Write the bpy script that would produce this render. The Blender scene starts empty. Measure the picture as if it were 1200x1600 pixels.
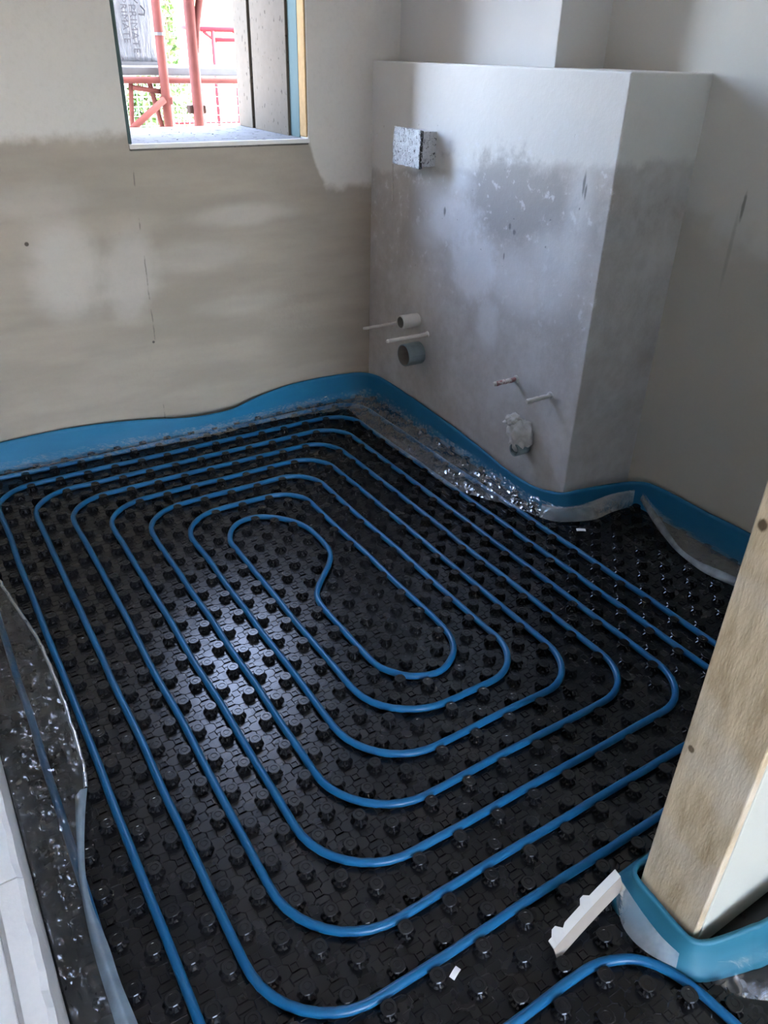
import bpy, bmesh, math, random
from mathutils import Vector, Matrix, noise
random.seed(7)
S = bpy.context.scene
COL = S.collection

# ------------------------------------------------------------------ camera, light, exposure
CAMP = Vector((-0.0198, -1.0399, 1.3872))
CR = ((0.84571238, -0.53310127, 0.02394999), (-0.25637401, -0.44525455, -0.85791652), (0.46802023, 0.71941047, -0.51323059))
FPX = 1203.0
cd = bpy.data.cameras.new('camera'); cam = bpy.data.objects.new('camera', cd); COL.objects.link(cam)
ax = [Vector(CR[0]), -Vector(CR[1]), -Vector(CR[2])]
cam.matrix_world = Matrix(((ax[0].x, ax[1].x, ax[2].x, CAMP.x), (ax[0].y, ax[1].y, ax[2].y, CAMP.y), (ax[0].z, ax[1].z, ax[2].z, CAMP.z), (0, 0, 0, 1)))
cd.sensor_fit = 'VERTICAL'; cd.sensor_height = 36; cd.sensor_width = 27; cd.lens = FPX / 1600 * 36
cd.clip_start = 0.02; cd.clip_end = 300
S.camera = cam
w = bpy.data.worlds.new('sky'); S.world = w; w.use_nodes = True
nt = w.node_tree
sky = nt.nodes.new('ShaderNodeTexSky'); sky.sky_type = 'NISHITA'; sky.sun_disc = False
sky.sun_elevation = math.radians(48); sky.sun_rotation = math.radians(110); sky.dust_density = 2.5; sky.air_density = 1.0
bgn = nt.nodes['Background']; mx = nt.nodes.new('ShaderNodeMix'); mx.data_type = 'RGBA'; mx.blend_type = 'MULTIPLY'; mx.inputs['Factor'].default_value = 1
mx.inputs['B'].default_value = (1.0, .915, .865, 1); nt.links.new(sky.outputs[0], mx.inputs['A']); nt.links.new(mx.outputs['Result'], bgn.inputs[0]); bgn.inputs[1].default_value = 0.62
sd = bpy.data.lights.new('sun', 'SUN'); sd.energy = 1.7; sd.angle = math.radians(1.0); sd.color = (1, 0.95, 0.86)
so = bpy.data.objects.new('sun', sd); COL.objects.link(so)
so.rotation_euler = Vector((-.72, .22, -.66)).to_track_quat('-Z', 'Y').to_euler()     # high, from the right: the yard is sunlit, the facade is not
S.view_settings.view_transform = 'Standard'; S.view_settings.look = 'None'; S.view_settings.gamma = 1
S.view_settings.use_curve_mapping = False
S.view_settings.exposure = 4.52
S.cycles.max_bounces = 10; S.cycles.diffuse_bounces = 6; S.cycles.transparent_max_bounces = 12
S.cycles.sample_clamp_indirect = 6; S.cycles.caustics_reflective = False; S.cycles.caustics_refractive = False

def pix(v):
    d = Vector(v) - CAMP
    c = [Vector(r).dot(d) for r in CR]
    return 600 + FPX * c[0] / c[2], 800 + FPX * c[1] / c[2], c[2]

# ------------------------------------------------------------------ helpers
def link(name, me, mat=None, parent=None):
    o = bpy.data.objects.new(name, me); COL.objects.link(o)
    if mat is not None and me is not None:
        me.materials.append(mat)
    if parent is not None:
        o.parent = parent
    return o
def tag(o, label=None, cat=None, group=None, kind=None):
    if label: o['label'] = label
    if cat: o['category'] = cat
    if group: o['group'] = group
    if kind: o['kind'] = kind
    return o
def empty(name, loc=(0, 0, 0)):
    o = bpy.data.objects.new(name, None); COL.objects.link(o); o.location = loc; o.empty_display_size = 0.05
    return o
def mesh(name, vs, fs, smooth=False):
    me = bpy.data.meshes.new(name); me.from_pydata(vs, [], fs); me.update()
    if smooth:
        for q in me.polygons: q.use_smooth = True
    return me
class MB:
    def __init__(s): s.v = []; s.f = []
    def box(s, a, b):
        i = len(s.v); x0, y0, z0 = a; x1, y1, z1 = b
        s.v += [(x0, y0, z0), (x1, y0, z0), (x1, y1, z0), (x0, y1, z0), (x0, y0, z1), (x1, y0, z1), (x1, y1, z1), (x0, y1, z1)]
        s.f += [tuple(i + k for k in q) for q in ((0, 3, 2, 1), (4, 5, 6, 7), (0, 1, 5, 4), (1, 2, 6, 5), (2, 3, 7, 6), (3, 0, 4, 7))]
        return s
    def tube(s, pts, r, n=10, caps=True):
        i = len(s.v); P = [Vector(q) for q in pts]; rr = r if isinstance(r, (list, tuple)) else [r] * len(P)
        up = None
        for k, q in enumerate(P):
            t = (P[min(k + 1, len(P) - 1)] - P[max(k - 1, 0)]).normalized()
            if up is None:
                up = Vector((0, 0, 1)) if abs(t.z) < 0.9 else Vector((1, 0, 0))
            u = (up - t * up.dot(t)).normalized(); v = t.cross(u); up = u
            for j in range(n):
                a = 2 * math.pi * j / n
                s.v.append(tuple(q + (u * math.cos(a) + v * math.sin(a)) * rr[k]))
        m = len(P)
        for k in range(m - 1):
            for j in range(n):
                s.f.append((i + k * n + j, i + k * n + (j + 1) % n, i + (k + 1) * n + (j + 1) % n, i + (k + 1) * n + j))
        if caps:
            s.f.append(tuple(i + j for j in reversed(range(n)))); s.f.append(tuple(i + (m - 1) * n + j for j in range(n)))
        return s
    def lathe(s, prof, n=12, c=(0, 0, 0), ax='z'):
        i = len(s.v)
        for r, h in prof:
            for j in range(n):
                a = 2 * math.pi * (j + .5) / n; x, y = r * math.cos(a), r * math.sin(a)
                s.v.append((c[0] + x, c[1] + y, c[2] + h) if ax == 'z' else (c[0] + h, c[1] + x, c[2] + y))
        m = len(prof)
        for k in range(m - 1):
            for j in range(n):
                s.f.append((i + k * n + j, i + k * n + (j + 1) % n, i + (k + 1) * n + (j + 1) % n, i + (k + 1) * n + j))
        s.f.append(tuple(i + (m - 1) * n + j for j in range(n)))
        return s
    def loft(s, rows):
        i = len(s.v); n = len(rows[0])
        for r in rows: s.v += [tuple(q) for q in r]
        for k in range(len(rows) - 1):
            for j in range(n - 1):
                s.f.append((i + k * n + j, i + k * n + j + 1, i + (k + 1) * n + j + 1, i + (k + 1) * n + j))
        return s
    def add(s, me_v, me_f, loc):
        i = len(s.v)
        s.v += [(a + loc[0], b + loc[1], c + loc[2]) for a, b, c in me_v]
        s.f += [tuple(i + k for k in q) for q in me_f]
    def build(s, name, mat, parent=None, smooth=False, bevel=0, solid=0, subsurf=0, auto=None):
        o = link(name, mesh(name, s.v, s.f, smooth), mat, parent)
        if solid:
            m = o.modifiers.new('solid', 'SOLIDIFY'); m.thickness = solid; m.offset = 0
        if bevel:
            m = o.modifiers.new('bevel', 'BEVEL'); m.width = bevel; m.segments = 2; m.limit_method = 'ANGLE'
        if subsurf:
            m = o.modifiers.new('sub', 'SUBSURF'); m.levels = m.render_levels = subsurf
        return o
def catmull(P, n=6):
    P = [Vector(q) for q in P]; Q = [P[0] * 2 - P[1]] + P + [P[-1] * 2 - P[-2]]; out = []
    for k in range(1, len(Q) - 2):
        a, b, c, d = Q[k - 1], Q[k], Q[k + 1], Q[k + 2]
        for j in range(n):
            t = j / n
            out.append(0.5 * ((2 * b) + (c - a) * t + (2 * a - 5 * b + 4 * c - d) * t * t + (3 * b - a - 3 * c + d) * t ** 3))
    out.append(P[-1])
    return out
def resample(P, n):
    L = [0]
    for a, b in zip(P, P[1:]): L.append(L[-1] + (b - a).length)
    out = []; k = 0
    for j in range(n):
        t = L[-1] * j / (n - 1)
        while k < len(P) - 2 and L[k + 1] < t: k += 1
        d = L[k + 1] - L[k]
        out.append(P[k].lerp(P[k + 1], 0 if d == 0 else (t - L[k]) / d))
    return out

# ------------------------------------------------------------------ materials
class G:
    def __init__(s, name):
        s.m = bpy.data.materials.new(name); s.m.use_nodes = True; s.t = s.m.node_tree
        s.b = s.t.nodes['Principled BSDF']; s.out = s.t.nodes['Material Output']
        s.co = s.t.nodes.new('ShaderNodeTexCoord').outputs['Object']
        s._xyz = None
    def n(s, ty): return s.t.nodes.new(ty)
    def put(s, sock, v):
        if hasattr(v, 'node'): s.t.links.new(v, sock)
        elif isinstance(v, (tuple, list)) and len(v) == 3 and sock.type == 'RGBA': sock.default_value = (*v, 1)
        else: sock.default_value = v
    @property
    def xyz(s):
        if s._xyz is None:
            q = s.n('ShaderNodeSeparateXYZ'); s.put(q.inputs[0], s.co); s._xyz = q.outputs
        return s._xyz
    def math(s, op, a, b=0.0, clamp=False):
        q = s.n('ShaderNodeMath'); q.operation = op; q.use_clamp = clamp
        s.put(q.inputs[0], a); s.put(q.inputs[1], b); return q.outputs[0]
    def noise(s, scale, detail=4, rough=.55, stretch=None, dist=0.0):
        q = s.n('ShaderNodeTexNoise'); v = s.co
        if stretch:
            mp = s.n('ShaderNodeMapping'); s.put(mp.inputs['Vector'], v); mp.inputs['Scale'].default_value = stretch; v = mp.outputs[0]
        s.put(q.inputs['Vector'], v); q.inputs['Scale'].default_value = scale; q.inputs['Detail'].default_value = detail
        q.inputs['Roughness'].default_value = rough; q.inputs['Distortion'].default_value = dist
        return q.outputs[0]
    def step(s, v, a, b):
        q = s.n('ShaderNodeMapRange'); q.interpolation_type = 'SMOOTHSTEP'
        s.put(q.inputs[0], v); q.inputs[1].default_value = a; q.inputs[2].default_value = b
        return q.outputs[0]
    def mix(s, f, a, b, mode='MIX'):
        q = s.n('ShaderNodeMix'); q.data_type = 'RGBA'; q.blend_type = mode
        s.put(q.inputs['Factor'], f); s.put(q.inputs['A'], a); s.put(q.inputs['B'], b)
        return q.outputs['Result']
    def blob(s, i, j, a0, b0, ra, rb, soft=.5, warp=None, wamt=.5):
        u = s.math('DIVIDE', s.math('SUBTRACT', s.xyz[i], a0), ra); v = s.math('DIVIDE', s.math('SUBTRACT', s.xyz[j], b0), rb)
        d = s.math('SQRT', s.math('ADD', s.math('MULTIPLY', u, u), s.math('MULTIPLY', v, v)))
        if warp is not None: d = s.math('ADD', d, s.math('MULTIPLY', s.math('SUBTRACT', warp, .5), wamt))
        return s.step(d, 1 + soft * .5, 1 - soft * .5)
    def bump(s, h, strength=.3, dist=.002):
        q = s.n('ShaderNodeBump'); q.inputs['Strength'].default_value = strength; q.inputs['Distance'].default_value = dist
        s.put(q.inputs['Height'], h); s.t.links.new(q.outputs[0], s.b.inputs['Normal'])
    def set(s, color=None, rough=None, metal=None, spec=None):
        if color is not None: s.put(s.b.inputs['Base Color'], color)
        if rough is not None: s.put(s.b.inputs['Roughness'], rough)
        if metal is not None: s.b.inputs['Metallic'].default_value = metal
        if spec is not None: s.put(s.b.inputs['Specular IOR Level'], spec)
        return s.m
def simple(name, col, rough=.6, var=.12, scale=30, bump=.15, metal=0, spec=.5):
    g = G(name); n = g.noise(scale)
    c = g.mix(n, tuple(k * (1 - var) for k in col), tuple(min(1, k * (1 + var)) for k in col))
    g.bump(n, bump, .001); return g.set(c, rough, metal, spec)

DRY = (.66, .64, .61); WET = (.35, .31, .262)
def plaster_back():
    g = G('plaster_back'); x, y, z = g.xyz
    big = g.noise(2.6, 5, .6, dist=.4); fine = g.noise(60, 5); streak = g.noise(4, 3, .5, (.7, 1, 3.2))
    line = g.math('SUBTRACT', 1.128, g.math('MULTIPLY', g.step(x, 1.46, 1.56), .2))
    e = g.math('SUBTRACT', g.math('ADD', line, g.math('MULTIPLY', g.math('SUBTRACT', g.noise(9, 4, .6), .5), .09)), z)
    wet = g.step(e, -.012, .03)
    wetc = g.mix(g.step(streak, .3, .75), tuple(k * .95 for k in WET), tuple(k * 1.14 for k in WET))
    for (a, b, ra, rb, k) in ((.52, .72, .12, .16, .6), (.73, .66, .09, .15, .5), (1.2, .84, .18, .04, .4), (1.0, .7, .16, .05, .25), (1.15, .5, .2, .04, .2), (.45, .93, .2, .05, .25)):
        wetc = g.mix(g.math('MULTIPLY', g.blob(0, 2, a, b, ra, rb, .9, big, 1.6), k), wetc, (.60, .57, .53))
    dryc = g.mix(big, tuple(k * .93 for k in DRY), tuple(k * 1.06 for k in DRY))
    c = g.mix(wet, dryc, wetc)
    # dark joint running down below the left window edge, and pock marks
    sx = g.math('ABSOLUTE', g.math('SUBTRACT', x, g.math('ADD', .797, g.math('MULTIPLY', g.math('SUBTRACT', g.noise(12), .5), .012))))
    seam = g.math('MULTIPLY', g.math('MULTIPLY', g.step(sx, .0035, .0012), g.step(z, 1.06, 1.03)), g.step(g.noise(14, 3), .5, .62))
    c = g.mix(g.math('MULTIPLY', seam, .6), c, (.12, .11, .1))
    c = g.mix(g.blob(0, 2, .408, .80, .007, .007), c, (.08, .07, .06))
    c = g.mix(g.blob(0, 2, .79, .4, .005, .005), c, (.1, .09, .08))
    c = g.mix(g.math('MULTIPLY', g.step(fine, .45, .8), .08), c, tuple(k * .7 for k in WET))
    g.bump(g.math('ADD', g.math('MULTIPLY', fine, .3), g.math('ADD', streak, g.math('MULTIPLY', big, 1.5))), .35, .006)
    r = g.math('SUBTRACT', .8, g.math('MULTIPLY', wet, .22))
    return g.set(c, r, spec=.35)
def plaster_box():
    g = G('plaster_boxing'); x, y, z = g.xyz
    big = g.noise(4, 5, .6, dist=.6); fine = g.noise(70, 5); mid = g.noise(22, 6, .65); streak = g.noise(6, 4, .6, (1, .8, 4))
    mix_ = g.math('ADD', g.math('MULTIPLY', big, .6), g.math('MULTIPLY', mid, .4))
    top = g.mix(big, (.70, .685, .665), (.78, .77, .755))
    low = g.mix(g.step(mix_, .3, .7), (.46, .43, .415), (.62, .60, .595))
    # damp zone below a slanting tide line
    line = g.math('ADD', 1.045, g.math('MULTIPLY', g.math('SUBTRACT', 1.3, y), .13))
    e = g.math('SUBTRACT', g.math('ADD', line, g.math('MULTIPLY', g.math('SUBTRACT', g.noise(11, 5, .65), .5), .1)), z)
    c = g.mix(g.step(e, -.01, .025), top, low)
    dk = g.math('MULTIPLY', g.blob(1, 2, 1.0, .99, .30, .12, .7, mix_, 3.4), .8)
    c = g.mix(dk, c, (.37, .35, .345))
    for (a, b, ra, rb, k) in ((1.33, .88, .14, .08, .6), (1.17, .73, .12, .10, .7), (1.06, .55, .055, .085, .55), (.93, .72, .13, .09, .45), (.78, .80, .1, .12, .35), (.70, .97, .05, .15, .3), (1.30, 1.0, .1, .05, .4), (1.45, .8, .08, .06, .35)):
        c = g.mix(g.math('MULTIPLY', g.blob(1, 2, a, b, ra, rb, .95, mix_, 3.4), k), c, (.84, .85, .89))
    zone = g.math('MULTIPLY', g.math('MULTIPLY', g.step(z, .5, .75), g.step(z, 1.32, 1.1)), g.step(x, 1.79, 1.775))
    sp = g.math('MULTIPLY', g.step(mid, .58, .66), zone)
    c = g.mix(g.math('MULTIPLY', sp, .6), c, (.78, .78, .8))
    dots = g.math('MULTIPLY', g.step(g.noise(34, 3, .5), .72, .76), zone)
    c = g.mix(g.math('MULTIPLY', dots, .7), c, (.14, .14, .16))
    for (a, b, ra, rb) in ((.69, 1.07, .005, .03), (.68, 1.05, .004, .02), (.995, .90, .006, .01), (.97, .885, .007, .008), (1.01, .8, .003, .012), (1.36, .89, .006, .014)):
        c = g.mix(g.math('MULTIPLY', g.blob(1, 2, a, b, ra, rb, .9, fine, .8), .75), c, (.12, .12, .13))
    g.bump(g.math('ADD', g.math('MULTIPLY', fine, .3), g.math('ADD', mid, big)), .4, .004)
    return g.set(c, g.math('SUBTRACT', .75, g.math('MULTIPLY', g.step(e, 0, .03), .25)), spec=.4)
def plaster_right():
    g = G('plaster_right'); x, y, z = g.xyz
    big = g.noise(3, 5, .6, dist=.5); fine = g.noise(60, 5)
    e = g.math('SUBTRACT', g.math('ADD', 1.0, g.math('MULTIPLY', g.math('SUBTRACT', g.noise(5, 3), .5), .3)), z)
    c = g.mix(g.step(e, -.02, .1), (.66, .64, .60), (.49, .46, .40))
    c = g.mix(g.math('MULTIPLY', big, .3), c, (.62, .6, .57))
    for (a, b0, h) in ((.665, 1.09, .035), (.383, 1.03, .035)):
        c = g.mix(g.math('MULTIPLY', g.blob(1, 2, a, b0, .005, h, .9, fine, .9), .7), c, (.14, .13, .11))
        c = g.mix(g.math('MULTIPLY', g.blob(1, 2, a + .01, b0 - .12, .006, .1, 1.2, fine, .8), .3), c, (.2, .19, .16))
    g.bump(g.math('ADD', g.math('MULTIPLY', fine, .3), big), .3, .005)
    return g.set(c, .75, spec=.35)
def plaster_plain(name, col=(.66, .645, .62)):
    g = G(name); big = g.noise(3, 5, .6); fine = g.noise(60, 5)
    g.bump(g.math('ADD', g.math('MULTIPLY', fine, .4), big), .3, .004)
    return g.set(g.mix(big, tuple(k * .92 for k in col), tuple(k * 1.07 for k in col)), .8, spec=.3)
M_back = plaster_back(); M_box = plaster_box(); M_right = plaster_right()
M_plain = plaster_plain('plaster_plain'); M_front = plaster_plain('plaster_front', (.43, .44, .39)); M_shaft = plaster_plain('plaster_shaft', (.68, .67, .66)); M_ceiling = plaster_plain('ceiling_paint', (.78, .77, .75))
def sheet_mat():
    g = G('black_panel_plastic'); n = g.noise(25, 3); f = g.noise(140, 3)
    g.bump(g.math('ADD', n, g.math('MULTIPLY', f, .3)), .12, .002)
    r = g.math('ADD', .19, g.math('MULTIPLY', n, .14))
    return g.set(g.mix(f, (.005, .005, .006), (.010, .010, .011)), r, spec=.38)
M_sheet = sheet_mat()
def pipe_mat():
    g = G('blue_pipe_plastic'); f = g.noise(90, 4)
    return g.set(g.mix(f, (.005, .086, .20), (.007, .108, .25)), .36, spec=.3)
M_pipe = pipe_mat()
def band_mat(name, a, b):
    g = G(name); f = g.noise(8, 4, .6, (1, 1, 3)); q = g.noise(260, 2); g.bump(g.math('ADD', f, g.math('MULTIPLY', q, .15)), .2, .003)
    return g.set(g.mix(f, a, b), .55, spec=.35)
M_band = band_mat('blue_edge_foam', (.008, .125, .25), (.012, .165, .32))
M_band2 = band_mat('teal_edge_foam', (.017, .125, .19), (.024, .155, .23))
def film_mat(name, milk=(.75, .8, .82), base=.05, amount=.2, gl=.5, rough=.12, bs=.5):
    g = G(name); g.t.nodes.remove(g.b)
    tr = g.n('ShaderNodeBsdfTransparent'); tr.inputs[0].default_value = (.97, .98, .98, 1)
    di = g.n('ShaderNodeBsdfDiffuse'); di.inputs[0].default_value = (*milk, 1)
    tl = g.n('ShaderNodeBsdfTranslucent'); tl.inputs[0].default_value = (*milk, 1)
    go = g.n('ShaderNodeBsdfGlossy'); go.inputs['Roughness'].default_value = rough; go.inputs[0].default_value = (1, 1, 1, 1)
    n1 = g.noise(45, 4, .6, dist=1.2); n2 = g.noise(12, 4)
    bp = g.n('ShaderNodeBump'); bp.inputs['Strength'].default_value = bs; bp.inputs['Distance'].default_value = .004
    g.put(bp.inputs['Height'], n1)
    for q in (go, di): g.t.links.new(bp.outputs[0], q.inputs['Normal'])
    m0 = g.n('ShaderNodeMixShader'); m0.inputs[0].default_value = .4
    g.t.links.new(di.outputs[0], m0.inputs[1]); g.t.links.new(tl.outputs[0], m0.inputs[2])
    m1 = g.n('ShaderNodeMixShader'); g.put(m1.inputs[0], g.math('ADD', base, g.math('MULTIPLY', g.step(n2, .42, .75), amount)))
    g.t.links.new(tr.outputs[0], m1.inputs[1]); g.t.links.new(m0.outputs[0], m1.inputs[2])
    fr = g.n('ShaderNodeFresnel'); fr.inputs[0].default_value = 1.5; g.t.links.new(bp.outputs[0], fr.inputs['Normal'])
    m2 = g.n('ShaderNodeMixShader'); g.put(m2.inputs[0], g.math('MULTIPLY', fr.outputs[0], gl))
    g.t.links.new(m1.outputs[0], m2.inputs[1]); g.t.links.new(go.outputs[0], m2.inputs[2])
    g.t.links.new(m2.outputs[0], g.out.inputs[0])
    return g.m
M_film = film_mat('clear_film', base=.008, amount=.06, gl=.32)
M_film2 = film_mat('crumpled_film', milk=(.62, .62, .60), base=.03, amount=.12, gl=.9, rough=.05, bs=.4)
M_milky = film_mat('milky_film', milk=(.55, .60, .64), base=.38, amount=.35, gl=.5)
M_fold = film_mat('folded_film', milk=(.45, .56, .64), base=.62, amount=.3, gl=.4)
def wood_mat():
    g = G('raw_wood'); a = g.noise(16, 5, .6, (1, 2.4, .5)); b = g.noise(55, 4, .6, (1, 5, 1.2)); k = g.noise(5, 3)
    c = g.mix(g.step(a, .25, .75), (.33, .25, .15), (.60, .50, .35)); c = g.mix(g.math('MULTIPLY', g.step(b, .5, .8), .35), c, (.70, .62, .48))
    c = g.mix(g.math('MULTIPLY', g.step(k, .45, .65), .55), c, (.58, .54, .47))
    for (y, z, r) in ((-.580, .432, .007), (-.578, .857, .009)):
        c = g.mix(g.blob(1, 2, y, z, r * .8, r, .6, b, .6), c, (.10, .07, .04))
    g.bump(g.math('ADD', a, b), .35, .003); return g.set(c, .7, spec=.3)
M_wood = wood_mat()
M_block = simple('white_aerated_block', (.80, .80, .79), .9, .05, 120, .5)
M_mortar = simple('mortar', (.62, .60, .58), .95, .1, 60, .5)
M_tan = simple('sill_foam_tan', (.36, .23, .11), .9, .3, 40, .4, spec=.1)
M_teal = simple('teal_tape', (.075, .117, .118), .8, .08, 20, .1, spec=.15)
def speck_board():
    g = G('speckled_beige_board'); n = g.noise(30, 3); d = g.noise(75, 2, .4, (1, 1, .5))
    c = g.mix(n, (.105, .086, .066), (.130, .108, .085)); c = g.mix(g.step(d, .66, .70), c, (.06, .045, .035))
    g.bump(n, .1, .001); return g.set(c, .9, spec=.08)
M_speck = speck_board()
def sill_mat():
    g = G('dusty_sill'); n = g.noise(20, 5); d = g.noise(38, 3, .6)
    c = g.mix(n, (.12, .113, .107), (.18, .172, .165)); c = g.mix(g.step(d, .60, .66), c, (.04, .036, .03))
    g.bump(g.math('ADD', n, d), .4, .004); return g.set(c, .9, spec=.08)
M_sill = sill_mat()
M_dark = simple('dark_gap', (.01, .01, .01), .9)
M_white = simple('white_plaster_edge', (.78, .77, .75), .8, .06, 40, .2)
M_red = simple('scaffold_red_paint', (.108, .034, .028), .7, .25, 14, .2, spec=.12)
M_couple = simple('rusty_coupler', (.035, .020, .015), .8, spec=.08)
M_red2 = simple('fence_red_paint', (.13, .008, .011), .7, .15, 14, .2, spec=.1)
M_plank = simple('scaffold_grey_steel', (.075, .078, .082), .55, .15, 25, .2)
M_wire = simple('galvanised_wire', (.22, .25, .21), .5, .1)
def ebox_mat():
    g = G('plaster_smeared_box'); v = g.n('ShaderNodeTexVoronoi'); v.feature = 'DISTANCE_TO_EDGE'; v.inputs['Scale'].default_value = 85
    g.put(v.inputs['Vector'], g.co); n = g.noise(70, 5, .7, dist=1)
    c = g.mix(n, (.40, .42, .45), (.88, .88, .9)); c = g.mix(g.step(n, .43, .38), c, (.05, .05, .06))
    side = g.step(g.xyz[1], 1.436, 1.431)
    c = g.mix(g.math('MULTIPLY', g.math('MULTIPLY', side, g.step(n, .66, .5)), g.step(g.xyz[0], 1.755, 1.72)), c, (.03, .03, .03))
    g.bump(n, .8, .008); return g.set(c, .7)
M_ebox = ebox_mat()
M_tube = simple('grey_white_tube', (.60, .58, .55), .5, .12, 40, .2)
M_bore = simple('shadowed_bore', (.16, .15, .14), .7)
M_tubein = simple('bluegrey_tube', (.20, .25, .27), .45, .3, 25, .3)
M_rod = simple('plastered_rod', (.62, .59, .56), .6, .12, 60, .5)
def rod_red():
    g = G('red_flecked_rod'); n = g.noise(60, 4); c = g.mix(g.step(n, .42, .56), (.30, .13, .14), (.66, .6, .58)); g.bump(n, .6, .002); return g.set(c, .6)
M_rodred = rod_red()
M_lump = simple('plaster_lump', (.58, .56, .54), .85, .3, 35, .9)
M_bracket = simple('pale_profile', (.52, .52, .50), .45, .08, 30, .1)
M_bracket_face = simple('taupe_profile_web', (.30, .265, .23), .5, .12, 30, .1)
M_leaf = simple('leaf_green', (.05, .10, .018), .6, .5, 6, .1)
M_bark = simple('bark', (.12, .08, .05), .9)
M_yellow = simple('yellow_render', (.60, .50, .26), .9, .05)
M_roof = simple('brown_roof', (.25, .13, .09), .8)
M_gutter = simple('zinc_gutter', (.06, .056, .045), .5)
M_ground = simple('pale_paving', (.50, .48, .44), .9, .1, 3, .2)
M_glass = simple('dark_pane', (.03, .04, .05), .1)
def wrap_mat():
    g = G('stretch_wrap'); n = g.noise(14, 4, .6, (4, 1, .6), .5); f = g.noise(60, 3)
    g.bump(n, .9, .012); return g.set(g.mix(n, (.045, .049, .054), (.12, .127, .138)), .25, spec=.5)
M_wrap = wrap_mat()
M_print = simple('grey_print', (.016, .018, .022), .6)

# ------------------------------------------------------------------ the room
Z0 = 0.006
YB = 1.875; XBOX = 1.77; YBOX = .578; ZBOX = 1.357; XR = 2.10; XL = -.52; ZC = 2.6
WX0, WX1, WZ0, WZ1, WY1 = .80, 1.478, 1.085, 2.45, 2.48
m = MB(); m.box((XL - .1, YB, -.1), (WX0, WY1, ZC)); m.box((WX1, YB, -.1), (XR + .3, WY1, ZC))
m.box((WX0, YB, -.1), (WX1, WY1, WZ0 - .012)); m.box((WX0, YB, WZ1), (WX1, WY1, ZC))
tag(m.build('wall_back', M_back), 'grey plastered wall with window and damp brown lower half', kind='structure')
m = MB(); m.box((XBOX, YBOX, -.05), (XR + .02, YB + .01, ZBOX))
tag(m.build('wall_right_lower', M_box, bevel=.004), 'boxed-out plastered installation wall with pipe stubs', kind='structure')
m = MB(); m.box((1.89, 1.0, ZBOX - .01), (XR + .02, YB + .01, ZC))
tag(m.build('wall_right_upper', M_shaft, bevel=.003), 'plastered shaft standing on the boxed-out wall', kind='structure')
m = MB(); m.box((XR, -.665, -.1), (XR + .2, YB + .02, ZC))
tag(m.build('wall_right', M_right), 'shaded plastered right wall with dark scratches', kind='structure')
m = MB(); m.box((XL - .1, -4.3, -.1), (XL, YB, ZC)); tag(m.build('wall_left', M_plain), 'plain plastered left wall', kind='structure')
m = MB(); m.box((XL - .1, -4.4, ZC), (XR + .3, WY1, ZC + .15)); tag(m.build('ceiling', M_ceiling), 'plain pale ceiling', kind='structure')
# wall stub right of the doorway (its end is clad with raw timber)
m = MB(); m.box((.902, -.690, -.05), (XR + .02, -.563, ZC)); tag(m.build('wall_front', M_front, bevel=.003), 'short wall beside the doorway', kind='structure')
m = MB(); m.box((.884, -.688, .012), (.903, -.565, 2.2)); tag(m.build('trim_1', M_wood, bevel=.0025), 'raw yellowish timber lining on the doorway end of the wall', kind='structure')
# hall behind the camera, unseen; rear opening added and sized to let fill daylight in
HY = -4.3
m = MB(); m.box((XL - .1, HY, -.12), (3.3, -.98, -.005)); tag(m.build('floor_hall', M_mortar), 'bare screed floor of the hall', kind='structure')
m = MB(); m.box((3.2, HY, -.1), (3.3, -.6, ZC)); m.box((XR + .1, -.69, -.1), (3.3, -.563, ZC)); m.box((XR, HY, ZC), (3.3, -.54, ZC + .15))
m.box((XL - .1, HY - .1, -.1), (-.45, HY, ZC)); m.box((.35, HY - .1, -.1), (3.3, HY, ZC)); m.box((-.45, HY - .1, 2.3), (.35, HY, ZC))
tag(m.build('wall_hall', M_plain), 'hall walls with an unseen opening added to let daylight in', kind='structure')

# unseen building mass beside and above the room, added to shade the scaffold
m = MB(); m.box((-9, -.5, -.35), (XL - .12, WY1, 6)); m.box((3.35, -.5, -.35), (11, WY1, 6)); m.box((XL - .12, -.5, ZC + .16), (3.35, WY1, 6))
tag(m.build('wall_sun_block', M_plain), 'plain unseen building mass around the room, added to shade the scaffold', kind='structure')

# low wall of white blocks on the left
ws = tag(MB().box((-.30, -.93, 0), (-.092, 1.87, .292)).build('wall_stub', M_mortar), 'low wall of white aerated blocks with thin mortar joints', kind='structure')
edges = [-.93, -.53, -.152, .248, .648, 1.048, 1.448, 1.87]
for k in range(len(edges) - 1):
    y0, y1 = edges[k] + .0015, edges[k + 1] - .0015
    v = []; f = []; n = 14
    for j in range(n + 1):
        y = y0 + (y1 - y0) * j / n
        e = noise.noise((y * 22, 3.1, 0)) * .004 + (noise.noise((y * 70, 9, 0)) * .003)
        v += [(-.116, y, .298), (-.116, y, .302), (-.088 + e, y, .302 + e * .3), (-.0795 + e * .5, y, .294 + e), (-.080, y, Z0), (-.116, y, Z0)]
    for j in range(n):
        for q in range(5): a = j * 6 + q; f.append((a, a + 1, a + 7, a + 6))
    f.append(tuple(range(6))); f.append(tuple(n * 6 + q for q in reversed(range(6))))
    link('block', mesh('block', v, f), M_block, ws)
    m = MB(); m.box((-.30, y0, .285), (-.119 - .004 * (k % 2), y1, .3015 + .001 * (k % 3))); m.build('block', M_block, ws, bevel=.002)

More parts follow.
